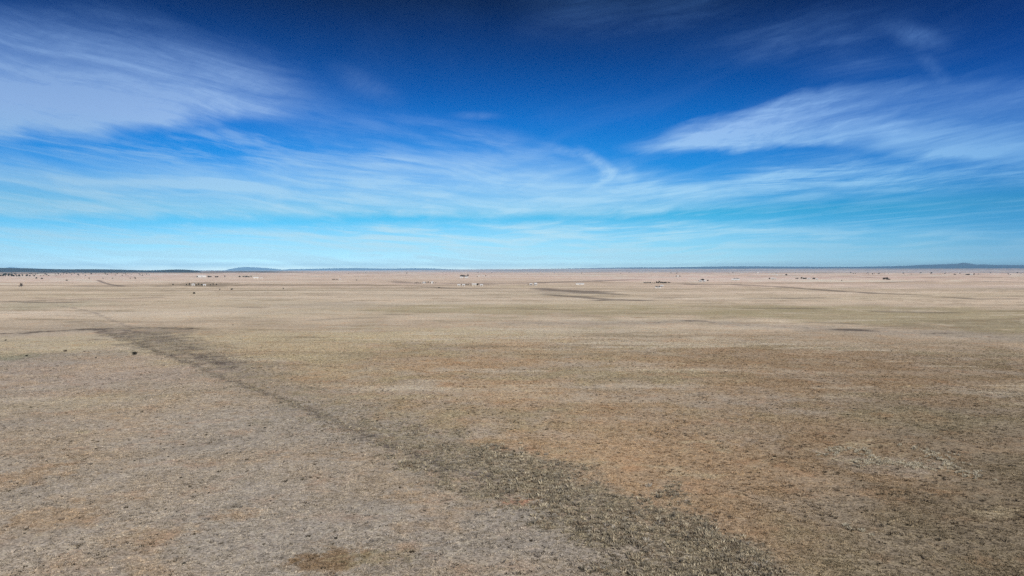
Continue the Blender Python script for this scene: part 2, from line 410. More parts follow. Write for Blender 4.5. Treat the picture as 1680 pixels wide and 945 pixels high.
# ---------------------------------------------------------------- grass tufts (nobody could count them)
def blades_mesh(name, cx, cy, cz, hgt, wid, col, nb, lean=.55, seed=1):
    g = np.random.default_rng(seed)
    n = len(cx)
    N = n * nb
    rep = lambda a: np.repeat(a, nb)
    th = g.uniform(0, 2 * np.pi, N); rad = np.sqrt(g.uniform(0, 1, N))
    h = rep(hgt) * g.uniform(.55, 1.1, N) * (1 - .35 * rad); w = rep(wid)
    bx = rep(cx) + np.cos(th) * rad * w * .55; by = rep(cy) + np.sin(th) * rad * w * .55; bz = rep(cz) - .02
    out = lean * (.25 + rad) * h
    tx = bx + np.cos(th) * out; ty = by + np.sin(th) * out; tzv = bz + h
    bw = (w * g.uniform(.05, .12, N))
    ph = g.uniform(0, np.pi, N)
    ex, ey = np.cos(ph) * bw, np.sin(ph) * bw
    # each blade bundle: a bent pair of faces (base pair, mid pair, tip)
    mx = bx + (tx - bx) * .38; my = by + (ty - by) * .38; mz = bz + h * .6
    v = np.empty((N, 5, 3))
    v[:, 0] = np.stack([bx - ex, by - ey, bz], 1); v[:, 1] = np.stack([bx + ex, by + ey, bz], 1)
    v[:, 2] = np.stack([mx + ex * 1.25, my + ey * 1.25, mz], 1); v[:, 3] = np.stack([mx - ex * 1.25, my - ey * 1.25, mz], 1)
    v[:, 4] = np.stack([tx, ty, tzv], 1)
    k = np.arange(N)[:, None] * 5
    quads = (k + np.array([0, 1, 2, 3])).ravel(); tris = (k + np.array([3, 2, 4])).ravel()
    me = bpy.data.meshes.new(name)
    me.vertices.add(N * 5); me.vertices.foreach_set('co', v.astype(np.float32).ravel())
    loops = np.concatenate([quads, tris]).astype(np.int32)
    me.loops.add(len(loops)); me.loops.foreach_set('vertex_index', loops)
    st = np.concatenate([np.arange(N) * 4, 4 * N + np.arange(N) * 3]).astype(np.int32)
    me.polygons.add(2 * N); me.polygons.foreach_set('loop_start', st)
    me.update(calc_edges=True)
    at = me.color_attributes.new('tint', 'FLOAT_COLOR', 'POINT')
    cc = np.ones((N, 5, 4), np.float32); jit = g.uniform(.86, 1.14, N)[:, None, None]
    cc[:, :, :3] = np.repeat(col, nb, 0)[:, None, :] * jit
    at.data.foreach_set('color', cc.ravel())
    return me


def grass_mat():
    m, nt, out = new_mat('dry_blades')
    a = nt.node('ShaderNodeAttribute', attribute_name='tint')
    d = nt.node('ShaderNodeBsdfDiffuse'); t = nt.node('ShaderNodeBsdfTranslucent')
    nt.l.new(a.outputs['Color'], d.inputs[0]); nt.l.new(a.outputs['Color'], t.inputs[0])
    mx = nt.node('ShaderNodeMixShader'); mx.inputs[0].default_value = .3
    nt.l.new(d.outputs[0], mx.inputs[1]); nt.l.new(t.outputs[0], mx.inputs[2]); nt.l.new(mx.outputs[0], out.inputs[0])
    return m


def build_grass():
    gm = grass_mat()

    def sample(n, r0, r1, half=41.0, p=1.0):
        u = rng.uniform(0, 1, n)
        if p == 1.0:      # uniform per area
            r = np.sqrt(r0 * r0 + u * (r1 * r1 - r0 * r0))
        else:             # uniform per distance: thinner far away
            r = r0 + u * (r1 - r0)
        a = np.radians(rng.uniform(-half, half, n))
        return r * np.sin(a), r * np.cos(a), r
    # short grass everywhere
    x, y, r = sample(560000, 46, 330, p=0)
    c, tuft, sw, ed, bare = cover(x, y)
    keep = rng.uniform(0, 1, x.size) < np.clip(tuft * 1.25, 0, 1) * (1 - sstep(220, 330, r)) * (1 - .7 * sw)
    x, y, r, c, sw, bare = (v[keep] for v in (x, y, r, c, sw, bare))
    n = x.size
    s = rng.uniform(.7, 1.35, n)
    tone = rng.uniform(.65, 1.55, (n, 1)) * (1 + .18 * np.clip(fbm(x, y, 2.2, 3, .6, 77), -2, 2))[:, None]
    col = np.clip(c * tone * np.array([[1.04, 1.03, .98]]), .03, .80)
    dk = rng.uniform(0, 1, n) < .05
    col[dk] *= .42
    me = blades_mesh('grass', x, y, terrain(x, y), .13 * s, .24 * s * (1 + r / 330), col, 9, 1.0, 3)
    me.materials.append(gm)
    o = bpy.data.objects.new('grass', me); COL.objects.link(o); o['kind'] = 'stuff'
    o['label'] = 'short dry bunch grass covering the plain'
    print('short tufts', n)
    # tall sage grey tussocks filling the swale
    x, y, r = sample(820000, 46, 320, p=0)
    d, w = dist_line(x, y, SWALE)
    pre = d < w * 2.6
    x, y, r = x[pre], y[pre], r[pre]
    c, tuft, sw, ed, bare = cover(x, y)
    gap = sstep(-.5, 1.2, fbm(x, y, 6.0, 4, .7, 40))
    edl = line_mask(x, y, EDGE, .8, .6, 5, 17)
    keep = rng.uniform(0, 1, x.size) < np.maximum(np.clip(sw * 1.25, 0, 1) ** 1.3 * (.34 + .66 * gap) * (1.0 - .62 * sstep(80, 130, r)), edl * .35)
    x, y, r, c = (v[keep] for v in (x, y, r, c))
    n = x.size
    s = rng.lognormal(-.12, .36, n) * (.80 + .25 * fbm(x, y, 9, 2, .5, 41)) * (1 - .35 * sstep(85, 140, r))
    s = np.clip(s, .4, 1.9)
    pal = np.array([[.38, .33, .235], [.25, .22, .17], [.44, .385, .285], [.31, .25, .18], [.36, .33, .28]])
    pick = (np.clip(fbm(x, y, 4, 2, .5, 42) * .9 + rng.normal(0, 1.1, n) + 2, 0, 4)).astype(int)
    col = np.clip(pal[pick] * 1.12 * rng.uniform(.65, 1.5, (n, 1)), .03, .8)
    me = blades_mesh('tussock_grass', x, y, terrain(x, y), .31 * s, .30 * s, col, 17, .8, 4)
    me.materials.append(gm)
    o = bpy.data.objects.new('tussock_grass', me); COL.objects.link(o); o['kind'] = 'stuff'
    o['label'] = 'dense grey green tussocks filling the shallow diagonal swale'
    print('tussocks', n)
    # single bunches standing above the short grass
    x, y, r = sample(60000, 46, 300, p=0)
    c, tuft, sw, ed, bare = cover(x, y)
    pn = sstep(-.6, 1.3, fbm(x, y, 7, 4, .7, 45) + .5 * fbm(x, y, 40, 2, .5, 46))
    keep = rng.uniform(0, 1, x.size) < (.06 + .75 * pn) * (1 - .9 * sw) * (1 - sstep(200, 300, r))
    x, y, r, c, pn = (v[keep] for v in (x, y, r, c, pn))
    n = x.size
    s = np.clip(rng.lognormal(0, .33, n), .4, 1.7)
    col = c * rng.uniform(.75, 1.35, (n, 1))
    dk = rng.uniform(0, 1, n) < .22
    col[dk] = np.array([.085, .070, .048]) * rng.uniform(.6, 1.6, (int(dk.sum()), 1))
    s[dk] *= .75
    me = blades_mesh('bunch_grass', x, y, terrain(x, y), .24 * s, .26 * s, np.clip(col, .03, .7), 16, .9, 6)
    me.materials.append(gm)
    o = bpy.data.objects.new('bunch_grass', me); COL.objects.link(o); o['kind'] = 'stuff'
    o['label'] = 'scattered taller bunches of straw and dark dead grass'
    # pale tall bunches right of the swale (one curved drift) and along other drifts
    lines = [(line_px([(1345, 745, 1.0), (1385, 735, 1.2), (1420, 740, 1.3), (1432, 752, .8)]), 1.5),
             (line_px([(1398, 762, .8), (1440, 758, 1.6), (1480, 762, 1.5), (1525, 768, 1.0)]), 2.4),
             (line_px([(1530, 750, 2.0), (1570, 775, 2.6), (1600, 785, 2.0)]), .8),
             (line_px([(1480, 730, 2.0), (1560, 750, 2.0)]), .5),
             (line_px([(1380, 860, .8), (1440, 880, .8)]), .6)]
    X, Y = [], []
    for pts, k in lines:
        for (x0, y0, w0), (x1, y1, w1) in zip(pts[:-1], pts[1:]):
            nn = int(math.hypot(x1 - x0, y1 - y0) * (w0 + w1) * k * 1.6) + 2
            t = rng.uniform(0, 1, nn)
            X.append(x0 + (x1 - x0) * t + rng.normal(0, (w0 + w1) / 4, nn)); Y.append(y0 + (y1 - y0) * t + rng.normal(0, (w0 + w1) / 3, nn))
    x = np.concatenate(X); y = np.concatenate(Y); n = x.size
    s = rng.uniform(.7, 1.3, n)
    col = np.clip(np.array([[.64, .58, .45]]) * rng.uniform(.85, 1.15, (n, 1)), 0, .85)
    me = blades_mesh('tall_grass', x, y, terrain(x, y), .38 * s, .30 * s, col, 30, .6, 5)
    me.materials.append(gm)
    o = bpy.data.objects.new('tall_grass', me); COL.objects.link(o); o['kind'] = 'stuff'
    o['label'] = 'pale tall bunch grass in a curved drift on red soil'


# ---------------------------------------------------------------- object helpers
def tag(o, label=None, cat=None, group=None, kind=None):
    if label: o['label'] = label
    if cat: o['category'] = cat
    if group: o['group'] = group
    if kind: o['kind'] = kind
    return o


def mesh_obj(name, verts, faces, mat, parent=None, smooth=False):
    me = bpy.data.meshes.new(name); me.from_pydata([tuple(v) for v in verts], [], faces); me.update()
    if smooth: me.polygons.foreach_set('use_smooth', [True] * len(me.polygons))
    me.materials.append(mat)
    o = bpy.data.objects.new(name, me); COL.objects.link(o); o.parent = parent
    return o


def empty(name, x, y, z, rz=0.0):
    o = bpy.data.objects.new(name, None); COL.objects.link(o)
    o.location = (x, y, z); o.rotation_euler = (0, 0, rz); o.empty_display_size = .5
    return o


def box(x0, x1, y0, y1, z0, z1):
    v = [(x0, y0, z0), (x1, y0, z0), (x1, y1, z0), (x0, y1, z0), (x0, y0, z1), (x1, y0, z1), (x1, y1, z1), (x0, y1, z1)]
    f = [(0, 3, 2, 1), (4, 5, 6, 7), (0, 1, 5, 4), (1, 2, 6, 5), (2, 3, 7, 6), (3, 0, 4, 7)]
    return v, f


def join(parts):
    V, Fa = [], []
    for v, f in parts:
        k = len(V); V += v; Fa += [tuple(i + k for i in q) for q in f]
    return V, Fa


MAT = dict(
    white=simple_mat('white_paint', (.66, .65, .62), .6, .10), cream=simple_mat('cream_siding', (.62, .56, .46), .8, .15),
    tanwall=simple_mat('tan_stucco', (.45, .37, .28), .9, .15), grey=simple_mat('grey_metal', (.42, .42, .43), .5, .15),
    roofw=simple_mat('white_roofing', (.80, .80, .80), .45, .08), roofd=simple_mat('dark_shingle', (.10, .085, .08), .9, .3),
    roofb=simple_mat('brown_roofing', (.23, .16, .12), .9, .25), glass=simple_mat('window_glass', (.04, .05, .06), .15, .1),
    door=simple_mat('door_paint', (.20, .13, .09), .6, .15), bark=simple_mat('grey_bark', (.13, .10, .08), .95, .35, 6),
    juniper=simple_mat('juniper_foliage', (.026, .031, .021), .95, .45, 3), bare=simple_mat('bare_twigs', (.14, .115, .095), .95, .3, 3),
    shrub=simple_mat('dark_shrub_leaves', (.028, .026, .018), .95, .45, 8), shrubb=simple_mat('brown_shrub_leaves', (.12, .085, .055), .95, .4, 8))


def gable(L, W, hw, hr, over=.35):
    """walls with gable ends, and a roof of two sloping slabs; ridge along x"""
    l, w = L / 2, W / 2
    wv = [(-l, -w, -.6), (l, -w, -.6), (l, w, -.6), (-l, w, -.6), (-l, -w, hw), (l, -w, hw), (l, w, hw), (-l, w, hw), (-l, 0, hr), (l, 0, hr)]
    wf = [(0, 1, 5, 4), (2, 3, 7, 6), (1, 2, 6, 9, 5), (3, 0, 4, 8, 7), (0, 3, 2, 1)]
    L2, t = l + over, .16
    s = (hr - hw) / w
    e = w + over
    rv = []
    for X in (-L2, L2):
        rv += [(X, -e, hw - over * s + .02), (X, 0, hr + .02), (X, e, hw - over * s + .02), (X, e, hw - over * s + .02 + t), (X, 0, hr + .02 + t), (X, -e, hw - over * s + .02 + t)]
    rf = [(0, 1, 4, 5), (1, 2, 3, 4), (11, 10, 7, 6), (10, 9, 8, 7), (0, 6, 7, 1), (1, 7, 8, 2), (2, 8, 9, 3), (3, 9, 10, 4), (4, 10, 11, 5), (5, 11, 6, 0)]
    return (wv, wf), (rv, rf)


def house(name, px, py, wpx, label, cat, wall, roof, group=None, hw=2.4, ratio=.62, rz=0.0, hr=None, big_door=False, deep=None):
    x, y = ground_at(px, py); k = mpp(x, y)
    L = max(wpx * k, 4.0); W = deep or max(L * ratio, 3.2); hr = hr or hw + W * .22
    face = -math.atan2(x, y) + rz
    root = tag(empty(name, x, y, tz(x, y), face), label, cat, group)
    (wv, wf), (rv, rf) = gable(L, W, hw, hr)
    mesh_obj('wall', wv, wf, MAT[wall], root); mesh_obj('roof', rv, rf, MAT[roof], root)
    w = W / 2
    if big_door:
        v, f = box(-L * .1, L * .1, -w - .06, -w - .003, 0, hw * .85); mesh_obj('door', v, f, MAT['grey'], root)
    else:
        v, f = box(-.5, .5, -w - .06, -w - .003, .1, 2.15); mesh_obj('door', v, f, MAT['door'], root)
    n = max(1, int(L / 5))
    for i in range(n):
        for sgn in (-1, 1):
            cxx = sgn * (L * .5) * (i + .62) / (n + .12)
            if abs(cxx) + .6 > L / 2 or big_door and abs(cxx) < L * .14: continue
            v, f = box(cxx - .5, cxx + .5, -w - .05, -w - .003, 1.0, min(2.1, hw - .3)); mesh_obj('window', v, f, MAT['glass'], root)
    return root


# ---------------------------------------------------------------- plants: crown of small leaf faces over limbs
def leaf_cloud(g, centers, radii, n, size, squash=.8):
    V, Fa = [], []
    for i in range(n):
        k = g.integers(len(centers)); c = centers[k]; r = radii[k]
        d = g.normal(0, 1, 3); d /= np.linalg.norm(d)
        p = c + d * r * g.uniform(.55, 1.12) * np.array([1, 1, squash])
        a = g.normal(0, 1, 3); a /= np.linalg.norm(a); b = np.cross(a, d); b /= max(np.linalg.norm(b), 1e-4); a = np.cross(b, d + .5 * a)
        a /= max(np.linalg.norm(a), 1e-4)
        s = size * g.uniform(.6, 1.4)
        q = len(V)
        V += [tuple(p - a * s), tuple(p + b * s * .7), tuple(p + a * s), tuple(p - b * s * .7)]
        Fa.append((q, q + 1, q + 2, q + 3))
    return V, Fa


def limb(p0, p1, r0, r1, n=6):
    p0, p1 = Vector(p0), Vector(p1); d = (p1 - p0).normalized()
    u = d.orthogonal().normalized(); w = d.cross(u)
    V = [tuple(p + (u * math.cos(6.2832 * i / n) + w * math.sin(6.2832 * i / n)) * r) for p, r in ((p0, r0), (p1, r1)) for i in range(n)]
    Fa = [(i, (i + 1) % n, n + (i + 1) % n, n + i) for i in range(n)] + [tuple(range(n - 1, -1, -1)), tuple(range(n, 2 * n))]
    return V, Fa


def lump(g, c, r, n=7, m=5):
    """a rough dense knot of twigs inside the leaves"""
    V = [(c[0], c[1], c[2] - r * .7)]
    for i in range(1, m):
        th = math.pi * i / m
        for j in range(n):
            k = r * g.uniform(.75, 1.15); a = 6.2832 * j / n + .4 * i
            V.append((c[0] + k * math.sin(th) * math.cos(a), c[1] + k * math.sin(th) * math.sin(a), c[2] - .8 * k * math.cos(th)))
    V.append((c[0], c[1], c[2] + r * .75)); e = len(V) - 1
    Fa = [(0, 1 + (j + 1) % n, 1 + j) for j in range(n)] + [(e, e - n + j, e - n + (j + 1) % n) for j in range(n)]
    for i in range(m - 2):
        for j in range(n):
            Fa.append((1 + i * n + j, 1 + i * n + (j + 1) % n, 1 + (i + 1) * n + (j + 1) % n, 1 + (i + 1) * n + j))
    return V, Fa


def tree_meshes(seed, mat, nleaf=420, tall=1.0, size=.16):
    """unit tree about 1 m wide and `tall` m high"""
    g = np.random.default_rng(seed)
    cen, rad = [], []
    for i in range(9):
        a = g.uniform(0, 6.28); q = g.uniform(.05, .30); z = g.uniform(.24, .80) * tall
        cen.append(np.array([math.cos(a) * q, math.sin(a) * q, z])); rad.append(g.uniform(.13, .24) * (1.15 - .5 * z / tall))
    v, f = leaf_cloud(g, cen, rad, nleaf, size * .36)
    lumps = [(v, f)]
    for c, q in zip(cen, rad):
        lumps.append(lump(g, c, q * .85))
    v, f = join(lumps)
    cr = bpy.data.meshes.new('crown'); cr.from_pydata(v, [], f); cr.materials.append(MAT[mat])
    parts = [limb((0, 0, -.08), (.02, .01, .45 * tall), .055, .03)]
    for c in cen[:6]:
        parts.append(limb((.01, .0, .2 * tall), tuple(c), .03, .008))
    v, f = join(parts)
    tr = bpy.data.meshes.new('trunk'); tr.from_pydata(v, [], f); tr.materials.append(MAT['bark'])
    return cr, tr


def shrub_mesh(seed, mat, n=130):
    g = np.random.default_rng(seed)
    cen = [np.array([g.uniform(-.26, .26), g.uniform(-.26, .26), g.uniform(.12, .3)]) for _ in range(5)]
    inner = [lump(g, c, .17) for c in cen]
    v, f = leaf_cloud(g, cen, [g.uniform(.14, .26) for _ in cen], n, .075, .8)
    parts = [(v, f)] + inner + [limb((0, 0, -.05), tuple(c), .025, .006, 4) for c in cen]
    v, f = join(parts)
    me = bpy.data.meshes.new('shrub'); me.from_pydata(v, [], f); me.materials.append(MAT[mat])
    return me


JUN = [tree_meshes(s, 'juniper', 460, t) for s, t in ((1, .85), (2, 1.0), (3, .75), (4, 1.15))]
BARE = [tree_meshes(s, 'bare', 240, t, .10) for s, t in ((11, 1.0), (12, 1.2))]
SHR = [shrub_mesh(s, 'shrub') for s in (21, 22, 23, 24)] + [shrub_mesh(s, 'shrubb') for s in (25, 26)]


def tree(px, py, wpx, label, group=None, kind='juniper_tree', meshes=None, cat='tree', hk=1.0):
    x, y = ground_at(px, py); k = mpp(x, y)
    cr, tr = random.choice(meshes or JUN)
    w = max(wpx * k * 1.3, 1.2)
    root = tag(empty(kind, x, y, tz(x, y), random.uniform(0, 6.28)), label, cat, group)
    root.scale = (w * random.uniform(.9, 1.1), w * random.uniform(.9, 1.1), w * hk * random.uniform(.9, 1.1))
    for nm, me in (('crown', cr), ('trunk', tr)):
        o = bpy.data.objects.new(nm, me); COL.objects.link(o); o.parent = root
    return root


def shrub(px, py, wpx, label, group=None, which=None, hk=1.0, floor=.22):
    x, y = ground_at(px, py); k = mpp(x, y)
    me = SHR[which if which is not None else random.randrange(4)]
    o = bpy.data.objects.new('shrub', me); COL.objects.link(o)
    w = max(wpx * k * 1.35, floor) * 1.15
    o.location = (x, y, tz(x, y)); o.rotation_euler = (0, 0, random.uniform(0, 6.28)); o.scale = (w, w, w * hk)
    tag(o, label, 'shrub', group)
    return o


def build_far():
    g = 'junipers along the foot of the dark mesa'
    for px in (1, 5, 9, 15, 19, 23, 27, 31, 37, 44, 49, 56):
        tree(px, 453.8 + random.uniform(-.3, .3), random.uniform(2.0, 3.6), 'dark juniper in the thick row on the plain below the mesa', g, hk=1.1)
    for _ in range(70):
        px = random.uniform(0, 245); py = random.uniform(448.6, 453.2)
        tree(px, py, random.uniform(1.0, 2.0), 'tiny dark juniper scattered over the plain before the mesa', 'scattered junipers below the mesa', hk=.8)
    for px, py, w, lab in [
        (35, 471, 5.5, None), (59.5, 458, 3, 'dark round juniper, first of two side by side below the mesa row'),
        (69, 458, 3, 'dark round juniper, second of two side by side below the mesa row'), (109.5, 460.8, 2.8, 'lone black juniper nearer than the mesa trees'),
        (146.5, 457.2, 2.2, 'small juniper on the plain below the middle of the mesa'), (149.5, 450.4, 2.6, 'largest dark juniper at the foot of the mesa middle'),
        (169, 457.2, 1.8, 'faint small juniper near the curved dark track'), (184.5, 457.4, 1.8, 'small juniper above the curved dark track'),
        (213.5, 457.6, 1.8, 'paler small juniper of a pair by the track'), (221.5, 457.8, 2.8, 'darker bigger juniper of a pair by the track')]:
        if lab is None:
            tree(px, py, w, 'leafless brownish tree standing alone on the open plain', None, 'bare_tree', BARE, hk=.75)
        else:
            tree(px, py, w, lab, hk=.75)
    # settlement by the dark brown patch
    g = 'trees round the homestead on the dark brown patch'
    for px, w in ((284, 2.5), (306, 2.2), (311, 2.8), (315, 2.2), (319, 3.2), (322, 2.6), (326, 2.8), (331, 3.4), (334, 2.6), (345, 2.2), (350, 2.4), (355, 2.6)):
        tree(px, 468.3 + random.uniform(-.9, .5), w, 'dark tree of the clump around the homestead on the brown patch', g, hk=.95)
    house('house', 317, 469.2, 3.2, 'small white house among the dark trees of the brown patch', 'house', 'white', 'roofw', hw=2.6)
    house('shed', 335.5, 469.2, 2.8, 'low white shed at the end of the dark trees on the brown patch', 'shed', 'white', 'roofw', hw=2.2)
    house('barn', 331, 455.0, 12, 'long bright white barn alone on the horizon strip', 'barn', 'white', 'roofw', hw=5.0, deep=13, hr=6.6, big_door=True)
    for px in (324, 342.5, 346, 354, 357, 369, 393, 399, 402, 405, 408, 412):
        tree(px, 455.2 + random.uniform(-.2, .2), random.uniform(2.2, 3.4), 'dark tree in the broken row beside the long white barn', 'trees beside the long white barn', hk=.9)
    house('house', 420, 457.6, 7, 'long pale ranch house on the plain past the white barn', 'house', 'cream', 'roofw', hw=3.0)
    house('shed', 429, 457.8, 3.2, 'small cream shed beside the long pale ranch house', 'shed', 'cream', 'roofw', hw=2.8)
    shrub(318.5, 482, 3.2, 'black bush alone on the pale plain below the brown patch', which=1, hk=1.3)
    shrub(360.5, 475.6, 2, 'tiny bush, first of two on the plain right of the brown patch', which=2, hk=1.3)
    shrub(380, 475.6, 3.2, 'wide low bush, second of two on the plain right of the brown patch', which=0)
    shrub(465, 474.4, 1.6, 'slim upright bush alone on the plain', which=3, hk=2.2)
    shrub(382, 533.8, 2.0, 'lone dark bush on pale straw grass beyond the swale', which=1, hk=1.2)
    for px, w in ((545.5, 1.8), (548, 2.4), (551.5, 2.2), (553.5, 1.8)):
        tree(px, 459.3, w, 'dark tree of the small clump far out beside pale sheds', 'small far clump beside pale sheds', hk=.8)
    house('shed', 558, 459.6, 2.6, 'small white shed beside a small far clump of trees', 'shed', 'white', 'roofw', hw=2.6)
    tree(585, 460.3, 2.2, 'single dark tree right of the small far clump', hk=1.0)
    # middle left settlement
    g = 'trees of the homestead with two white gables'
    for px, w in ((681, 2.4), (684, 3.0), (687, 2.6), (690, 2.2), (711.5, 2.2), (715, 2)):
        tree(px, 465.0, w, 'grey leafless tree beside the two white gabled houses', g, 'bare_tree', BARE, hk=.8)
    for px, w in ((698.5, 2.8), (702.5, 2.4), (706, 2.2)):
        tree(px, 464.9, w, 'dark tree between the two white gabled houses', 'dark trees between two white gables', hk=.9)
    house('house', 695.5, 465.3, 3.6, 'white gabled house left of dark trees in the middle distance', 'house', 'white', 'roofw', rz=.5)
    house('house', 709, 465.2, 3.0, 'white gabled house right of dark trees in the middle distance', 'house', 'white', 'roofw', rz=1.2, hw=3.2)
    tree(720.5, 472.5, 2.6, 'small dark tree at the end of a dark grass line', hk=.7)
    # far row behind
    for px in (755.5, 758, 760.5, 762.5, 765, 767.5):
        tree(px, 454.6, random.uniform(2.4, 3.6), 'black tree in the dense far windbreak over white roofs', 'dense far windbreak over white roofs', hk=1.0)
    house('house', 757, 456.2, 5, 'white low house in front of the dense far windbreak', 'house', 'white', 'roofw', hw=2.8)
    house('barn', 765.5, 456.2, 5, 'white low barn in front of the dense far windbreak', 'barn', 'white', 'roofw', hw=3.2, big_door=True)
    house('house', 786, 454.0, 3, 'small cream house right of the dense far windbreak', 'house', 'cream', 'roofw')
    house('house', 793, 453.2, 3, 'small tan house farthest right behind the windbreak', 'house', 'tanwall', 'roofw')
    tree(783, 454.8, 2.0, 'small tree left of the small cream house', hk=.8)
    tree(797, 453.3, 1.8, 'small tree right of the small tan house', hk=.8)
    # centre homestead with the big black tree
    tree(783.2, 468.6, 4.6, 'big black tree, tallest of the central homestead', hk=1.0)
    for px, w in ((757.5, 2.2), (764.5, 2.4), (768, 2.8), (772.5, 2.2), (775, 2.0)):
        tree(px, 468.3, w, 'dark tree along the front of the central homestead', 'trees of the central homestead', hk=.85)
    house('house', 778, 469.2, 7, 'long white roofed house left of the big black tree', 'house', 'cream', 'roofw', hw=2.7)
    house('shed', 760.5, 469.5, 3.2, 'little white shed between trees of the central homestead', 'shed', 'white', 'roofw', hw=2.3)
    house('shed', 752.8, 469.4, 2.8, 'leftmost little white shed of the central homestead', 'shed', 'white', 'roofw', hw=2.2)
    house('shed', 790, 469.4, 3.6, 'small white shed right of the big black tree', 'shed', 'white', 'roofw', hw=2.2)
    house('house', 878.6, 468.4, 4.2, 'white house standing alone between pale trees and the plain', 'house', 'white', 'roofw', hw=3.2, rz=.3)
    house('shed', 871.2, 468.2, 3.0, 'grey shed left of the white house that stands alone', 'shed', 'grey', 'roofw', hw=2.2)
    tree(866.5, 467.8, 1.8, 'small tree left of the grey shed', hk=.8)
    house('barn', 951.5, 467.0, 13, 'very long low white poultry style barn out on the plain', 'barn', 'white', 'roofw', hw=1.8, deep=7, hr=2.5, big_door=True)
    # windbreak right of centre
    for px in (1057, 1059.5, 1062, 1064.5, 1067):
        tree(px, 464.6, 2.8, 'black tree in the short left stretch of the long windbreak', 'short left stretch of the long windbreak', hk=.8)
    for px in (1071, 1073.6):
        tree(px, 464.8, 1.8, 'small dark tree in the gap of the long windbreak', 'gap of the long windbreak', hk=.8)
    for px in (1077, 1079.3, 1081.6, 1083.9, 1086.2, 1088.5, 1090.8, 1092.8):
        tree(px, 464.9, 3.2, 'black tree in the thick right stretch of the long windbreak', 'thick right stretch of the long windbreak', hk=.95)
    for px in (1096.5, 1098.6):
        tree(px, 464.4, 2.8, 'black tree closing the end of the long windbreak', 'end of the long windbreak', hk=.75)
    house('mobile_home', 1079.5, 472.6, 9, 'white mobile home with dark roof in front of the windbreak', 'mobile home', 'white', 'roofd', hw=2.4, deep=4.4, hr=2.8)
    house('shed', 1085.8, 471.0, 2.6, 'small white shed behind the mobile home', 'shed', 'white', 'roofw', hw=2.2)
    house('house', 1112, 453.9, 2.8, 'tiny white house high on the far plain between two trees', 'house', 'white', 'roofw', hw=3.4)
    tree(1109.5, 453.9, 2.2, 'tree left of the tiny white far house', hk=.9)
    tree(1115.3, 453.9, 2.4, 'tree right of the tiny white far house', hk=.8)
    # white houses and trees right
    for px, py, w in ((1147, 461.8, 2.4), (1149.5, 461.0, 2.8), (1152, 460.6, 3.4), (1154.5, 461.2, 2.6)):
        tree(px, py, w, 'dark tree rising behind the bright little houses', 'trees behind the bright little houses', hk=1.0)
    tree(1161.3, 461.4, 2.4, 'lone dark tree right of the bright little houses', hk=1.0)
    house('house', 1149.5, 463.0, 4.2, 'bright white house below the dark trees', 'house', 'white', 'roofw', hw=2.8)
    house('shed', 1156, 462.4, 3.2, 'white shed beside the bright white house', 'shed', 'white', 'roofw', hw=2.6, rz=.4)
    for px in (1205, 1207.6, 1210, 1212.4):
        tree(px, 459.2, 3.2, 'dark tree of the low clump behind a pale roof', 'low clump behind a pale roof', hk=.9)
    house('house', 1207, 460.4, 12, 'pale low house with the dark low clump behind', 'house', 'cream', 'roofw', hw=2.3, deep=8)
    tree(1262.2, 458.0, 2.6, 'dark tree at the end of a pair of cream barns', hk=.9)
    house('barn', 1267, 458.6, 4.6, 'cream barn next to the dark tree, first of a pair', 'barn', 'cream', 'roofw', hw=3.6, big_door=True)
    house('barn', 1271.8, 458.7, 3.8, 'cream barn, second of a pair and farther from the tree', 'barn', 'cream', 'roofw', hw=3.0, big_door=True)
    for px in (1306.5, 1309):
        tree(px, 457.8, 3.0, 'low dark tree on the first spot of the ranch row', 'first trees of the ranch row', hk=.5)
    for px in (1315, 1317.5, 1320, 1322):
        tree(px, 457.9, 3.0, 'black tree of the biggest clump in the ranch row', 'biggest clump of the ranch row', hk=.75)
    for px in (1334, 1336.5):
        tree(px, 458.4, 2.8, 'black tree between the white ranch row sheds', 'last trees of the ranch row', hk=.8)
    house('house', 1327.2, 458.4, 4.0, 'white house in the middle of the ranch row', 'house', 'white', 'roofw', hw=3.0)
    house('shed', 1340, 459.0, 3.2, 'white shed at the end of the ranch row', 'shed', 'white', 'roofw', hw=3.0)
    tree(1381, 461.6, 2.4, 'brownish lone bush like tree on the bare plain', kind='bare_tree', meshes=BARE, hk=.9)
    house('shed', 1274.5, 452.2, 3.0, 'pale shed on the farther plain left of a dark tree', 'shed', 'white', 'roofw', hw=3.4)
    tree(1289.7, 452.2, 3.0, 'dark tree on the farther plain right of a pale shed', hk=.9)
    house('shed', 1243.5, 447.9, 2.6, 'white speck of a building on the hazy horizon plain', 'shed', 'white', 'roofw', hw=6)
    for px, w in ((1449.5, 2.6), (1451.8, 3), (1454.5, 3.8), (1457, 3), (1459.3, 2.4)):
        tree(px, 459.4, w, 'black tree of the isolated clump on the right plain', 'isolated clump on the right plain', hk=.95)
    tree(1510.5, 448.4, 2.8, 'far tree above the isolated clump', hk=.6)
    tree(1528, 449.6, 2.6, 'far black tree right of the isolated clump', hk=.8)
    house('house', 1594, 451.2, 3.2, 'white house between far black trees on the right', 'house', 'white', 'roofw', hw=4.0)
    for px in (1585.5, 1587.8, 1590, 1598):
        tree(px, 451.2, 2.6, 'black tree beside the far white house on the right', 'trees beside the far white house', hk=.6)
    for _ in range(26):
        tree(random.uniform(1370, 1676), random.uniform(448.3, 451), random.uniform(1.2, 2.6), 'tiny dark tree on the hazy plain at the right', 'tiny trees on the hazy right plain', hk=.65)
    for _ in range(22):
        tree(random.uniform(560, 1330), random.uniform(447.3, 449.2), random.uniform(1.2, 2.4), 'tiny dark tree on the middle of the horizon', 'tiny trees along the middle horizon', hk=.6)


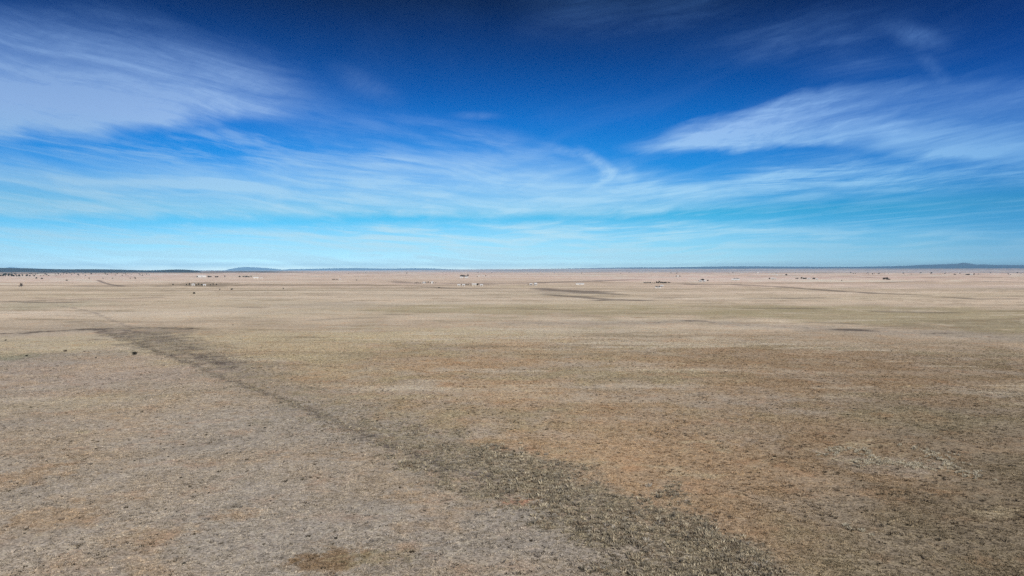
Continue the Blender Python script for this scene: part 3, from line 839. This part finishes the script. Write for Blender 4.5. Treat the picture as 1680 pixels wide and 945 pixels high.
def build_shrubs():
    """the dark single plants dotted over the near plain, as read off the photograph"""
    shrub(219.5, 582, 6.5, 'black round bush, biggest and darkest left of the swale', which=0, hk=.95)
    shrub(157, 587.6, 3.2, 'small black bush left of and below the biggest black bush', which=1, hk=.9)
    shrub(107, 576.5, 4.0, 'brown round bush left of the biggest black bush', which=4, hk=1)
    shrub(138.5, 577, 2.2, 'small faint bush between the brown bush and the biggest black one', which=5)
    shrub(43, 584.5, 3.0, 'small black bush by the greenish strip at the left edge', which=2)
    shrub(9, 559, 2.4, 'small dark bush just under the dark line at the left edge', which=3)
    shrub(550.5, 884, 5.0, 'black bush near the bottom beside the dark orange patch', which=3, hk=.9)
    shrub(302.5, 925.5, 5.5, 'black bush near the bottom edge on grey grass', which=1, hk=.8)
    L = [(202, 372), (163, 598), (435, 565), (480, 535), (545, 490), (600, 520), (575, 533), (653, 478), (640, 535), (645, 596), (680, 625), (610, 650),
         (613, 664), (663, 692), (560, 712), (592, 709), (622, 708), (630, 717), (608, 716), (565, 722), (697, 645), (735, 630), (770, 590), (795, 605),
         (838, 570), (795, 652), (820, 665), (768, 680), (898, 690), (960, 705), (964, 678), (255, 745), (283, 740), (400, 792), (240, 851), (157, 852),
         (123, 858), (155, 910), (357, 890), (410, 640), (317, 660), (322, 690), (675, 845), (773, 797), (800, 760), (932, 798), (325, 548), (365, 488),
         (170, 497), (460, 462), (575, 475), (343, 492), (520, 590), (705, 560), (880, 745), (1010, 540), (985, 500), (925, 565), (1145, 755), (86, 795),
         (705, 850), (1020, 690), (218, 932), (470, 830), (560, 800), (610, 815), (20, 640), (70, 700), (500, 760), (945, 418), (745, 650), (862, 656)]
    for x, y in L:
        shrub(x / 2.173, 510 + y / 2.173, random.uniform(1.9, 3.4), 'small black low plant dotted on the grey grass left of the swale', 'small black plants left of the swale', hk=.6)
    Rr = [(603, 797), (547, 636), (380, 630), (590, 661), (795, 655), (835, 340), (490, 270), (265, 365), (280, 350), (300, 352), (320, 335), (1075, 510),
          (640, 720), (850, 832), (1185, 555), (310, 360), (245, 372), (338, 350), (590, 372), (640, 395), (668, 392), (700, 385), (480, 385), (440, 355),
          (755, 470), (820, 490), (610, 350), (515, 350), (410, 340), (95, 505), (60, 470), (180, 430), (130, 300), (160, 330), (1010, 620), (930, 600),
          (420, 520), (430, 640), (690, 640), (810, 610), (1130, 620), (1180, 450), (960, 455), (1050, 470), (900, 800), (1010, 790), (1090, 700), (720, 830)]
    for x, y in Rr:
        shrub(1120 + x / 2.173, 510 + y / 2.173, random.uniform(1.9, 3.4), 'small black low plant dotted on the brown and red soil', 'small black plants on the red soil', hk=.6)
    Cc = [(35, 296), (1195, 518), (1200, 598), (1112, 333), (1030, 308), (295, 732), (255, 738), (175, 650), (120, 662), (155, 800), (305, 583), (850, 348),
          (75, 98), (185, 296), (370, 180), (620, 205), (700, 165), (780, 270), (1050, 312), (940, 360), (880, 410), (960, 250), (65, 585), (40, 815), (440, 645)]
    for x, y in Cc:
        shrub(560 + x / 2.173, 510 + y / 2.173, random.uniform(1.8, 3.0), 'small black low plant dotted over the middle of the plain', 'small black plants in the middle', hk=.6)


# ---------------------------------------------------------------- far hills and mountains
def ridge(name, pts, dist, depth, mat, label, base=0.0, seed=1, rough=.06, n=260):
    """range of hills: crest as (photo column, rows above the level horizon); real width and height"""
    g = np.random.default_rng(seed)
    P = np.array(pts, float)
    px = np.linspace(P[0, 0], P[-1, 0], n)
    up = np.interp(px, P[:, 0], P[:, 1])
    a = np.arctan((px - 840) / F)
    hgt = H + up * dist / np.cos(a) / F * np.cos(a)
    m = 26
    t = np.linspace(0, 1, m)
    V = []
    tt = t[:, None] * np.ones(n)[None]
    rr = dist + (tt - .45) * depth
    # the crest is seen from the distance of the middle rows
    X = rr * np.tan(a)[None]; Y = rr * np.ones(n)[None]
    prof = np.clip(1 - np.abs(tt - .45) / .45, 0, 1) ** .8
    nz = fbm(X, Y, depth * .25, 5, .6, seed)
    Z = base - 30 + (hgt[None] + 30 - base) * prof * (1 + rough * nz * np.minimum(1, 3 * (1 - prof) + .25))
    V = np.stack([X, Y, Z], -1).reshape(-1, 3)
    Fa = []
    for i in range(m - 1):
        for j in range(n - 1):
            Fa.append((i * n + j, i * n + j + 1, (i + 1) * n + j + 1, (i + 1) * n + j))
    o = mesh_obj(name, V, Fa, mat, None, True)
    tag(o, label, None, None, 'structure')
    return o


def build_hills():
    wood = simple_mat('wooded_slope', (.018, .024, .024), 1, .5, .004)
    rock = simple_mat('far_rock', (.055, .065, .080), 1, .3, .0006)
    ridge('hills', [(-260, 5.0), (-40, 4.2), (0, 3.6), (40, 3.3), (80, 1.8), (130, .9), (190, .5), (245, -.3), (300, -1.2), (330, -3)], 9000, 2600, wood,
          'dark wooded mesa at the left end of the horizon', 0, 2)
    ridge('hills', [(70, -2), (92, .8), (105, 1.2), (140, 1.4), (185, 1.3), (205, .6), (235, -.5), (260, .0), (280, 1.0), (300, .9), (315, -.1), (330, -2.2)], 8200, 1500, wood,
          'lower dark wooded mesa in front with a rounded end', 0, 3)
    ridge('hills', [(325, -3.5), (350, -2.2), (400, -1.9), (440, -2.0), (470, -3.2)], 9800, 1500, wood, 'thin dark wooded rise under the blue mountain', 0, 4)
    ridge('mountains', [(5, 2), (12, 4.4), (22, 4.6), (30, 4), (42, 2.4)], 50500, 4500, rock, 'faint blue peak behind the left mesa', 0, 5)
    ridge('mountains', [(366, -1), (378, 1.8), (390, 4.0), (400, 5.1), (410, 4.9), (424, 4.5), (434, 3.6), (446, 2.6), (456, 1.6), (464, .5), (480, .8), (492, -.5)], 50000, 4500, rock,
          'pale blue flat topped mountain standing alone on the horizon', 0, 6)
    ridge('mountains', [(450, -1), (475, 1.6), (520, 2.2), (550, 3.0), (585, 3.4), (610, 2.8), (640, 2.2), (670, 3.0), (705, 2.9), (730, 1.6), (770, .8), (860, .9), (900, 1.3), (960, 2.0), (1000, 1.0)],
          49000, 5000, rock, 'very low faint blue range in the middle of the horizon', 0, 7)
    ridge('mountains', [(860, -1), (900, 2.0), (960, 3.2), (1020, 4.2), (1090, 4.4), (1160, 5.6), (1220, 6.2), (1280, 5.8), (1340, 5.4), (1400, 5.4), (1440, 6.0), (1490, 7.2), (1520, 9.0),
                        (1545, 9.4), (1560, 10.4), (1572, 10.6), (1580, 12.2), (1590, 10.8), (1602, 8.8), (1614, 9.2), (1630, 8.4), (1680, 8.0), (1760, 7.6), (1900, 5)],
          38000, 6000, rock, 'long blue ridge rising to small peaks at the right', 80, 8)


# ---------------------------------------------------------------- air
def build_haze():
    s, lo, hi = 57000, -60, 470
    v, f = box(-s, s, -s, s, lo, hi)
    m, nt, out = new_mat('haze')
    pv = nt.node('ShaderNodeVolumePrincipled')
    pv.inputs['Color'].default_value = (.34, .67, 1.0, 1); pv.inputs['Density'].default_value = HAZE_D
    pv.inputs['Anisotropy'].default_value = -.35
    nt.l.new(pv.outputs[0], out.inputs['Volume'])
    o = mesh_obj('haze', v, f, m)
    tag(o, 'thin bluish air over the whole plain', None, None, 'stuff')


HAZE_D = 2.6e-5


# ---------------------------------------------------------------- sky with cirrus
def build_world():
    w = bpy.data.worlds.new('World'); S.world = w; w.use_nodes = True
    nt = NT(w.node_tree); nt.n.clear()
    out = nt.node('ShaderNodeOutputWorld'); bg = nt.node('ShaderNodeBackground')
    nt.l.new(bg.outputs[0], out.inputs[0])
    tc = nt.node('ShaderNodeTexCoord'); D = tc.outputs['Generated']
    sky = nt.node('ShaderNodeTexSky', sky_type='NISHITA')
    sky.sun_disc = False; sky.sun_elevation = SUN_EL; sky.sun_rotation = SUN_AZ
    sky.altitude = 1900; sky.air_density = 1.0; sky.dust_density = .3; sky.ozone_density = 3.0
    nt.l.new(D, sky.inputs[0]) if sky.inputs else None
    sep = nt.node('ShaderNodeSeparateXYZ'); nt.l.new(D, sep.inputs[0]); x, y, z = sep.outputs
    U = nt.math('ARCTAN2', x, y); V = nt.math('ARCSINE', z)
    zc = nt.math('MAXIMUM', z, .012)
    comb = nt.node('ShaderNodeCombineXYZ')
    Px = nt.math('DIVIDE', x, zc); Py = nt.math('DIVIDE', y, zc)
    nt.l.new(Px, comb.inputs[0]); nt.l.new(Py, comb.inputs[1])

    # clear air: deep high altitude blue overhead, pale cyan at the horizon
    def ramp(v, pts, interp='LINEAR'):
        n = nt.node('ShaderNodeValToRGB'); n.color_ramp.interpolation = interp
        el = n.color_ramp.elements
        while len(el) < len(pts): el.new(.5)
        for e, (p, c) in zip(el, pts):
            e.position = p; e.color = (*c, 1)
        nt.l.new(v, n.inputs[0])
        return n.outputs[0]
    Vn = nt.math('DIVIDE', V, R(30), clamp=True)
    grade = ramp(Vn, GRADE)
    Un = nt.math('MULTIPLY_ADD', U, 1 / 1.6, .5, clamp=True)
    side = ramp(Un, SIDE, 'EASE')
    base = nt.mixc(1.0, nt.mixc(1.0, sky.outputs[0], grade, 'MULTIPLY'), side, 'MULTIPLY')
    if CAL:
        base = sky.outputs[0]

    # cirrus fibres, drawn out in the wind direction on the level of the clouds
    def stretched(sx, sy, rot=0.0):
        mp = nt.node('ShaderNodeMapping', vector_type='TEXTURE'); mp.inputs['Rotation'].default_value = (0, 0, rot); mp.inputs['Scale'].default_value = (1 / sx, 1 / sy, 1)
        nt.l.new(comb.outputs[0], mp.inputs[0]); return mp.outputs[0]
    fib = nt.noise(stretched(.9, .22, R(12)), 1.6, 7, .62, .5)
    fib2 = nt.noise(stretched(.9, .5, R(30)), 1.5, 7, .64, .5)
    soft = nt.noise(stretched(.45, .22, R(20)), 1.0, 4, .5, .4)
    auv = nt.node('ShaderNodeCombineXYZ'); nt.l.new(U, auv.inputs[0]); nt.l.new(V, auv.inputs[1])
    wn = nt.node('ShaderNodeTexNoise'); wn.inputs['Scale'].default_value = 5.5; wn.inputs['Detail'].default_value = 2
    nt.l.new(auv.outputs[0], wn.inputs['Vector'])
    wv = nt.node('ShaderNodeVectorMath', operation='MULTIPLY_ADD'); wv.inputs[1].default_value = (.08, .022, 0)
    nt.l.new(wn.outputs['Color'], wv.inputs[0]); nt.l.new(auv.outputs[0], wv.inputs[2])

    def auvmap(sx, sy, rot=0.0):
        mp = nt.node('ShaderNodeMapping', vector_type='TEXTURE'); mp.inputs['Rotation'].default_value = (0, 0, rot); mp.inputs['Scale'].default_value = (1 / sx, 1 / sy, 1)
        nt.l.new(wv.outputs[0], mp.inputs[0]); return mp.outputs[0]
    lr = nt.ss(U, R(-6), R(12))

    def both(a, b):
        return nt.math('ADD', nt.math('MULTIPLY', a, nt.math('SUBTRACT', 1.0, lr)), nt.math('MULTIPLY', b, lr))
    ripple = nt.noise(auvmap(45, 110, R(25)), 1.0, 6, .72, .3)
    wisp = both(nt.noise(auvmap(4.5, 46, R(-8)), 1.0, 9, .66, .5), nt.noise(auvmap(4.5, 46, R(7)), 1.3, 9, .66, .5))
    wisp2 = both(nt.noise(auvmap(6, 85, R(-4)), 1.0, 9, .66, .5), nt.noise(auvmap(6, 85, R(3)), 1.3, 9, .66, .5))
    fine = both(nt.noise(auvmap(22, 190, R(-14)), 1.0, 7, .7, .3), nt.noise(auvmap(22, 190, R(14)), 1.3, 7, .7, .3))
    edge = both(nt.noise(auvmap(8, 34, R(-12)), 1.0, 8, .58, .4), nt.noise(auvmap(8, 34, R(14)), 1.2, 8, .58, .4))

    def curve(pts, scale):
        n = nt.node('ShaderNodeFloatCurve'); c = n.mapping.curves[0]
        n.mapping.extend = 'HORIZONTAL'
        pts = sorted(pts)
        while len(c.points) < len(pts): c.points.new(.5, .5)
        for p, (a, b) in zip(c.points, pts):
            p.location = (a / 1.6 + .5, b / scale)
        n.mapping.update()
        nt.l.new(Un, n.inputs['Value'])
        return nt.math('MULTIPLY', n.outputs[0], scale)

    def band(top, bot, st, sb, alpha, wob=6.0):
        """a cloud between two edges, given by points read off the photograph and kept as azimuth and elevation"""
        T = curve([uv_of(*p) for p in top], .5); B = curve([uv_of(*p) for p in bot], .5)
        A = nt.math('MAXIMUM', curve([(uv_of(p, 300)[0], a) for p, a in alpha], 1.0), 0.0)
        e = nt.math('MULTIPLY', nt.math('SUBTRACT', edge, .5), wob * 2 / F)
        v = nt.math('ADD', V, e)
        up = nt.ss(nt.math('SUBTRACT', v, T), -st / F, st / F, 1, 0)
        dn = nt.ss(nt.math('SUBTRACT', v, B), -sb / F, sb / F, 0, 1)
        return nt.math('MULTIPLY', nt.math('MULTIPLY', up, dn), A)

    def spot(px, py, rx, ry, rot, amp):
        u, v = uv_of(px, py)
        mp = nt.node('ShaderNodeMapping', vector_type='TEXTURE')
        mp.inputs['Location'].default_value = (u, v, 0); mp.inputs['Rotation'].default_value = (0, 0, R(rot)); mp.inputs['Scale'].default_value = (rx / F, ry / F, 1)
        nt.l.new(auv.outputs[0], mp.inputs[0])
        ln = nt.node('ShaderNodeVectorMath', operation='LENGTH'); nt.l.new(mp.outputs[0], ln.inputs[0])
        return nt.ss(ln.outputs['Value'], 0, 1, amp, 0)

    def add(*a):
        r = a[0]
        for b in a[1:]: r = nt.math('ADD', r, b)
        return r
    mul = lambda a, b: nt.math('MULTIPLY', a, b)
    fmod = nt.ss(fib, .30, .68, .62, 1.12)
    wmod = mul(nt.ss(wisp, .34, .66, .20, 1.35), nt.ss(fine, .3, .7, .9, 1.1))
    wmod2 = mul(nt.ss(wisp2, .34, .66, .25, 1.35), nt.ss(fine, .3, .7, .8, 1.2))
    rmod = mul(mul(nt.ss(ripple, .30, .7, .90, 1.08), nt.ss(fine, .3, .7, .88, 1.10)), nt.ss(wisp, .32, .68, .72, 1.2))

    bigL = band([(-200, 10), (0, 20), (120, 28), (220, 42), (320, 68), (420, 98), (500, 128), (570, 160), (640, 185)],
                [(-200, 235), (0, 220), (120, 218), (220, 212), (300, 203), (380, 192), (460, 190), (560, 186), (640, 190)],
                34, 16, [(-300, .9), (0, .72), (150, .75), (300, .72), (400, .62), (470, .42), (540, .14), (620, 0)], 26)
    bigL = mul(mul(bigL, nt.ss(soft, .2, .8, .82, 1.12)), nt.ss(wisp, .3, .7, .85, 1.1))
    bigL = mul(mul(bigL, rmod), nt.ss(V, R(10.5), R(20.5), 1.0, .42))
    # thicker low part of the left cloud
    lowL = band([(-200, 110), (0, 90), (200, 95), (350, 120), (450, 150)], [(-200, 235), (0, 222), (200, 214), (350, 196), (450, 185)], 45, 16,
                [(-300, .3), (0, .28), (200, .28), (330, .16), (450, 0)], 22)
    tailL = band([(400, 175), (560, 188), (700, 200), (840, 225), (940, 258)], [(400, 235), (560, 250), (700, 262), (840, 268), (940, 272)], 20, 14,
                 [(300, 0), (420, .10), (620, .22), (860, .32), (930, .20), (1000, 0)], 8)
    tailL = mul(tailL, wmod)
    wing = band([(1010, 242), (1060, 232), (1120, 212), (1200, 190), (1280, 164), (1360, 148), (1450, 140), (1560, 136), (1680, 126), (1850, 120)],
                [(1010, 246), (1060, 248), (1150, 247), (1250, 243), (1320, 240), (1400, 232), (1500, 222), (1600, 214), (1680, 210), (1850, 200)],
                12, 9, [(1000, 0), (1060, .40), (1130, .70), (1230, .82), (1330, .68), (1420, .44), (1540, .30), (1680, .32), (1900, .4)], 20)
    wing = mul(mul(wing, nt.ss(wisp2, .3, .7, .78, 1.15)), rmod)
    wing2 = band([(1360, 205), (1460, 205), (1560, 212), (1680, 215), (1850, 220)], [(1360, 240), (1460, 250), (1560, 256), (1680, 262), (1850, 268)],
                 18, 10, [(1300, 0), (1420, .40), (1520, .74), (1680, .80), (1900, .6)], 18)
    wing2 = mul(wing2, nt.ss(wisp, .3, .7, .6, 1.2))
    midR = band([(1060, 300), (1180, 288), (1320, 262), (1460, 262), (1680, 262), (1850, 262)], [(1060, 318), (1180, 318), (1320, 322), (1460, 316), (1680, 305), (1850, 300)],
                22, 14, [(980, 0), (1100, .30), (1260, .50), (1420, .52), (1680, .46), (1900, .4)], 10)
    midR = mul(midR, wmod2)
    lowmid = band([(-200, 250), (0, 262), (300, 272), (520, 268), (700, 268), (900, 282), (1050, 290), (1250, 320), (1680, 330), (1850, 330)],
                  [(-200, 360), (0, 356), (300, 356), (600, 352), (900, 352), (1100, 346), (1200, 334), (1300, 330), (1680, 345), (1850, 345)], 26, 10,
                  [(-300, .72), (0, .72), (400, .72), (700, .85), (900, .88), (1100, .76), (1260, .5), (1500, .2), (1900, .2)], 18)
    lowmid = mul(lowmid, mul(nt.ss(wisp, .32, .68, .60, 1.15), nt.ss(wisp2, .3, .68, .72, 1.15)))
    under = band([(-200, 232), (0, 226), (200, 226), (400, 214), (560, 240), (700, 262)], [(-200, 262), (0, 262), (300, 272), (700, 276)], 14, 14,
                 [(-300, .5), (0, .42), (300, .34), (500, .25), (700, .2), (800, 0)], 18)
    under = mul(under, nt.ss(wisp, .42, .62, .0, 1.3))
    line1 = band([(120, 296), (300, 294), (440, 302)], [(120, 301), (300, 308), (440, 312)], 6, 5, [(80, 0), (180, .35), (330, .45), (480, 0)], 3)
    haz = band([(-200, 372), (0, 372), (300, 374), (600, 372), (840, 368), (1100, 365), (1400, 372), (1680, 380), (1850, 380)],
               [(-200, 442.8), (1850, 442.8)], 10, 60, [(-300, .50), (0, .54), (400, .56), (800, .74), (1100, .56), (1400, .48), (1900, .40)], 12)
    haz = mul(haz, nt.ss(wisp2, .38, .62, .25, 1.3))
    topR = band([(900, -40), (1100, -10), (1300, 10), (1500, 30), (1600, 70)], [(900, 60), (1100, 75), (1300, 100), (1500, 130), (1600, 150)], 40, 30,
                [(820, 0), (1000, .18), (1250, .24), (1450, .20), (1600, .12), (1700, 0)], 10)
    topR = mul(mul(topR, nt.ss(fib2, .36, .70, .1, 1.2)), nt.ss(wisp, .3, .7, .4, 1.3))
    spots = add(spot(985, 268, 62, 15, -34, .38), spot(1000, 285, 26, 16, 20, .40), spot(935, 250, 70, 12, -14, .26), spot(985, 300, 30, 8, 25, .25),
                spot(1500, 57, 60, 22, -24, .24), spot(1530, 110, 50, 14, -50, .12), spot(780, 190, 60, 10, 0, .16), spot(1240, 300, 120, 20, 14, .2),
                spot(1440, 290, 150, 10, 12, .25), spot(1030, 285, 30, 22, -60, .2), spot(1590, 250, 120, 14, 0, .25), spot(1232, 215, 110, 26, 2, .22),
                spot(1150, 228, 80, 14, 8, .25), spot(600, 140, 90, 30, -22, .12))
    spots = mul(spots, nt.ss(ripple, .3, .7, .55, 1.3))
    veil = mul(mul(nt.ss(fib, .45, .75, 0, .34), nt.ss(V, R(3), R(12), 1, .18)), nt.ss(V, R(1.6), R(3.4)))
    total = add(under, bigL, lowL, tailL, wing, wing2, midR, lowmid, line1, haz, topR, spots, veil)
    total = nt.math('MINIMUM', total, .92)
    # sunlit ice cloud: whiter than the air, a little blue
    ccol = ramp(Vn, CLOUD)
    ccol = nt.mixc(1.0, ccol, side, 'MULTIPLY')
    res = nt.mixc(total, base, ccol) if not CAL else base
    nt.l.new(res, bg.inputs[0]); bg.inputs[1].default_value = SKY_K
    w.cycles.sampling_method = 'MANUAL'; w.cycles.sample_map_resolution = 256


CAL = False
SKY_K = .14
GRADE = [(0, (1, 1, 1)), (1, (1, 1, 1))]
SIDE = [(0, (1, 1, 1)), (1, (1, 1, 1))]
CLOUD = [(0, (5, 6, 9)), (1, (5, 6, 9))]
GRADE = [(0, (1.7, 1.9, 2.0)), (.014, (.98, 1.34, 1.6)), (.032, (.54, .88, 1.15)), (.055, (.38, .72, .95)), (.104, (.20, .60, .82)), (.153, (.0755, .530, .700)),
         (.235, (.0440, .460, .780)), (.316, (.0170, .410, .780)), (.396, (.0060, .320, .700)), (.474, (.0030, .220, .540)), (.551, (.0025, .145, .385)),
         (.626, (.0030, .088, .252)), (.687, (.0040, .052, .148)), (1, (.0090, .045, .16))]
CLOUD = [(0, (4.8, 6.6, 7.2)), (.067, (4.3, 6.3, 7.1)), (.133, (3.4, 5.6, 6.9)), (.233, (2.8, 4.8, 6.8)), (.367, (2.55, 3.95, 6.4)),
         (.533, (1.60, 2.80, 5.4)), (.7, (.55, 1.6, 4.2)), (1, (.55, 1.6, 4.2))]
SIDE = [(0, (.70, .70, .75)), (.12, (.80, .83, .86)), (.3, (.93, .94, .95)), (.5, (1, 1, 1)), (.65, (.92, .98, 1.0)), (.8, (.70, .84, .94)), (.9, (.55, .72, .88)), (1, (.45, .6, .75))]

build_world()
build_ground()
build_grass()
build_shrubs()
build_far()
build_hills()
build_haze()

sun = bpy.data.lights.new('sun', 'SUN'); sun.energy = 4.2; sun.angle = R(.53); sun.color = (1, .955, .88)
so = bpy.data.objects.new('sun', sun); COL.objects.link(so)
sd = Vector((math.sin(SUN_AZ) * math.cos(SUN_EL), math.cos(SUN_AZ) * math.cos(SUN_EL), math.sin(SUN_EL)))
so.rotation_euler = sd.to_track_quat('Z', 'Y').to_euler(); so.location = (0, 0, 100)

cam = bpy.data.cameras.new('camera'); co = bpy.data.objects.new('camera', cam); COL.objects.link(co)
cam.sensor_width = 36; cam.lens = 36 * F / 1680; cam.clip_start = .5; cam.clip_end = 300000
co.location = (0, 0, H + tz(0, 0)); co.rotation_euler = (math.pi / 2 - PITCH, 0, 0)
S.camera = co
S.view_settings.view_transform = 'Standard'; S.view_settings.look = 'None'; S.view_settings.exposure = 0; S.view_settings.gamma = 1
S.cycles.use_denoising = False
S.cycles.max_bounces = 4; S.cycles.diffuse_bounces = 2; S.cycles.transparent_max_bounces = 16; S.cycles.volume_bounces = 0
S.cycles.caustics_reflective = False; S.cycles.caustics_refractive = False
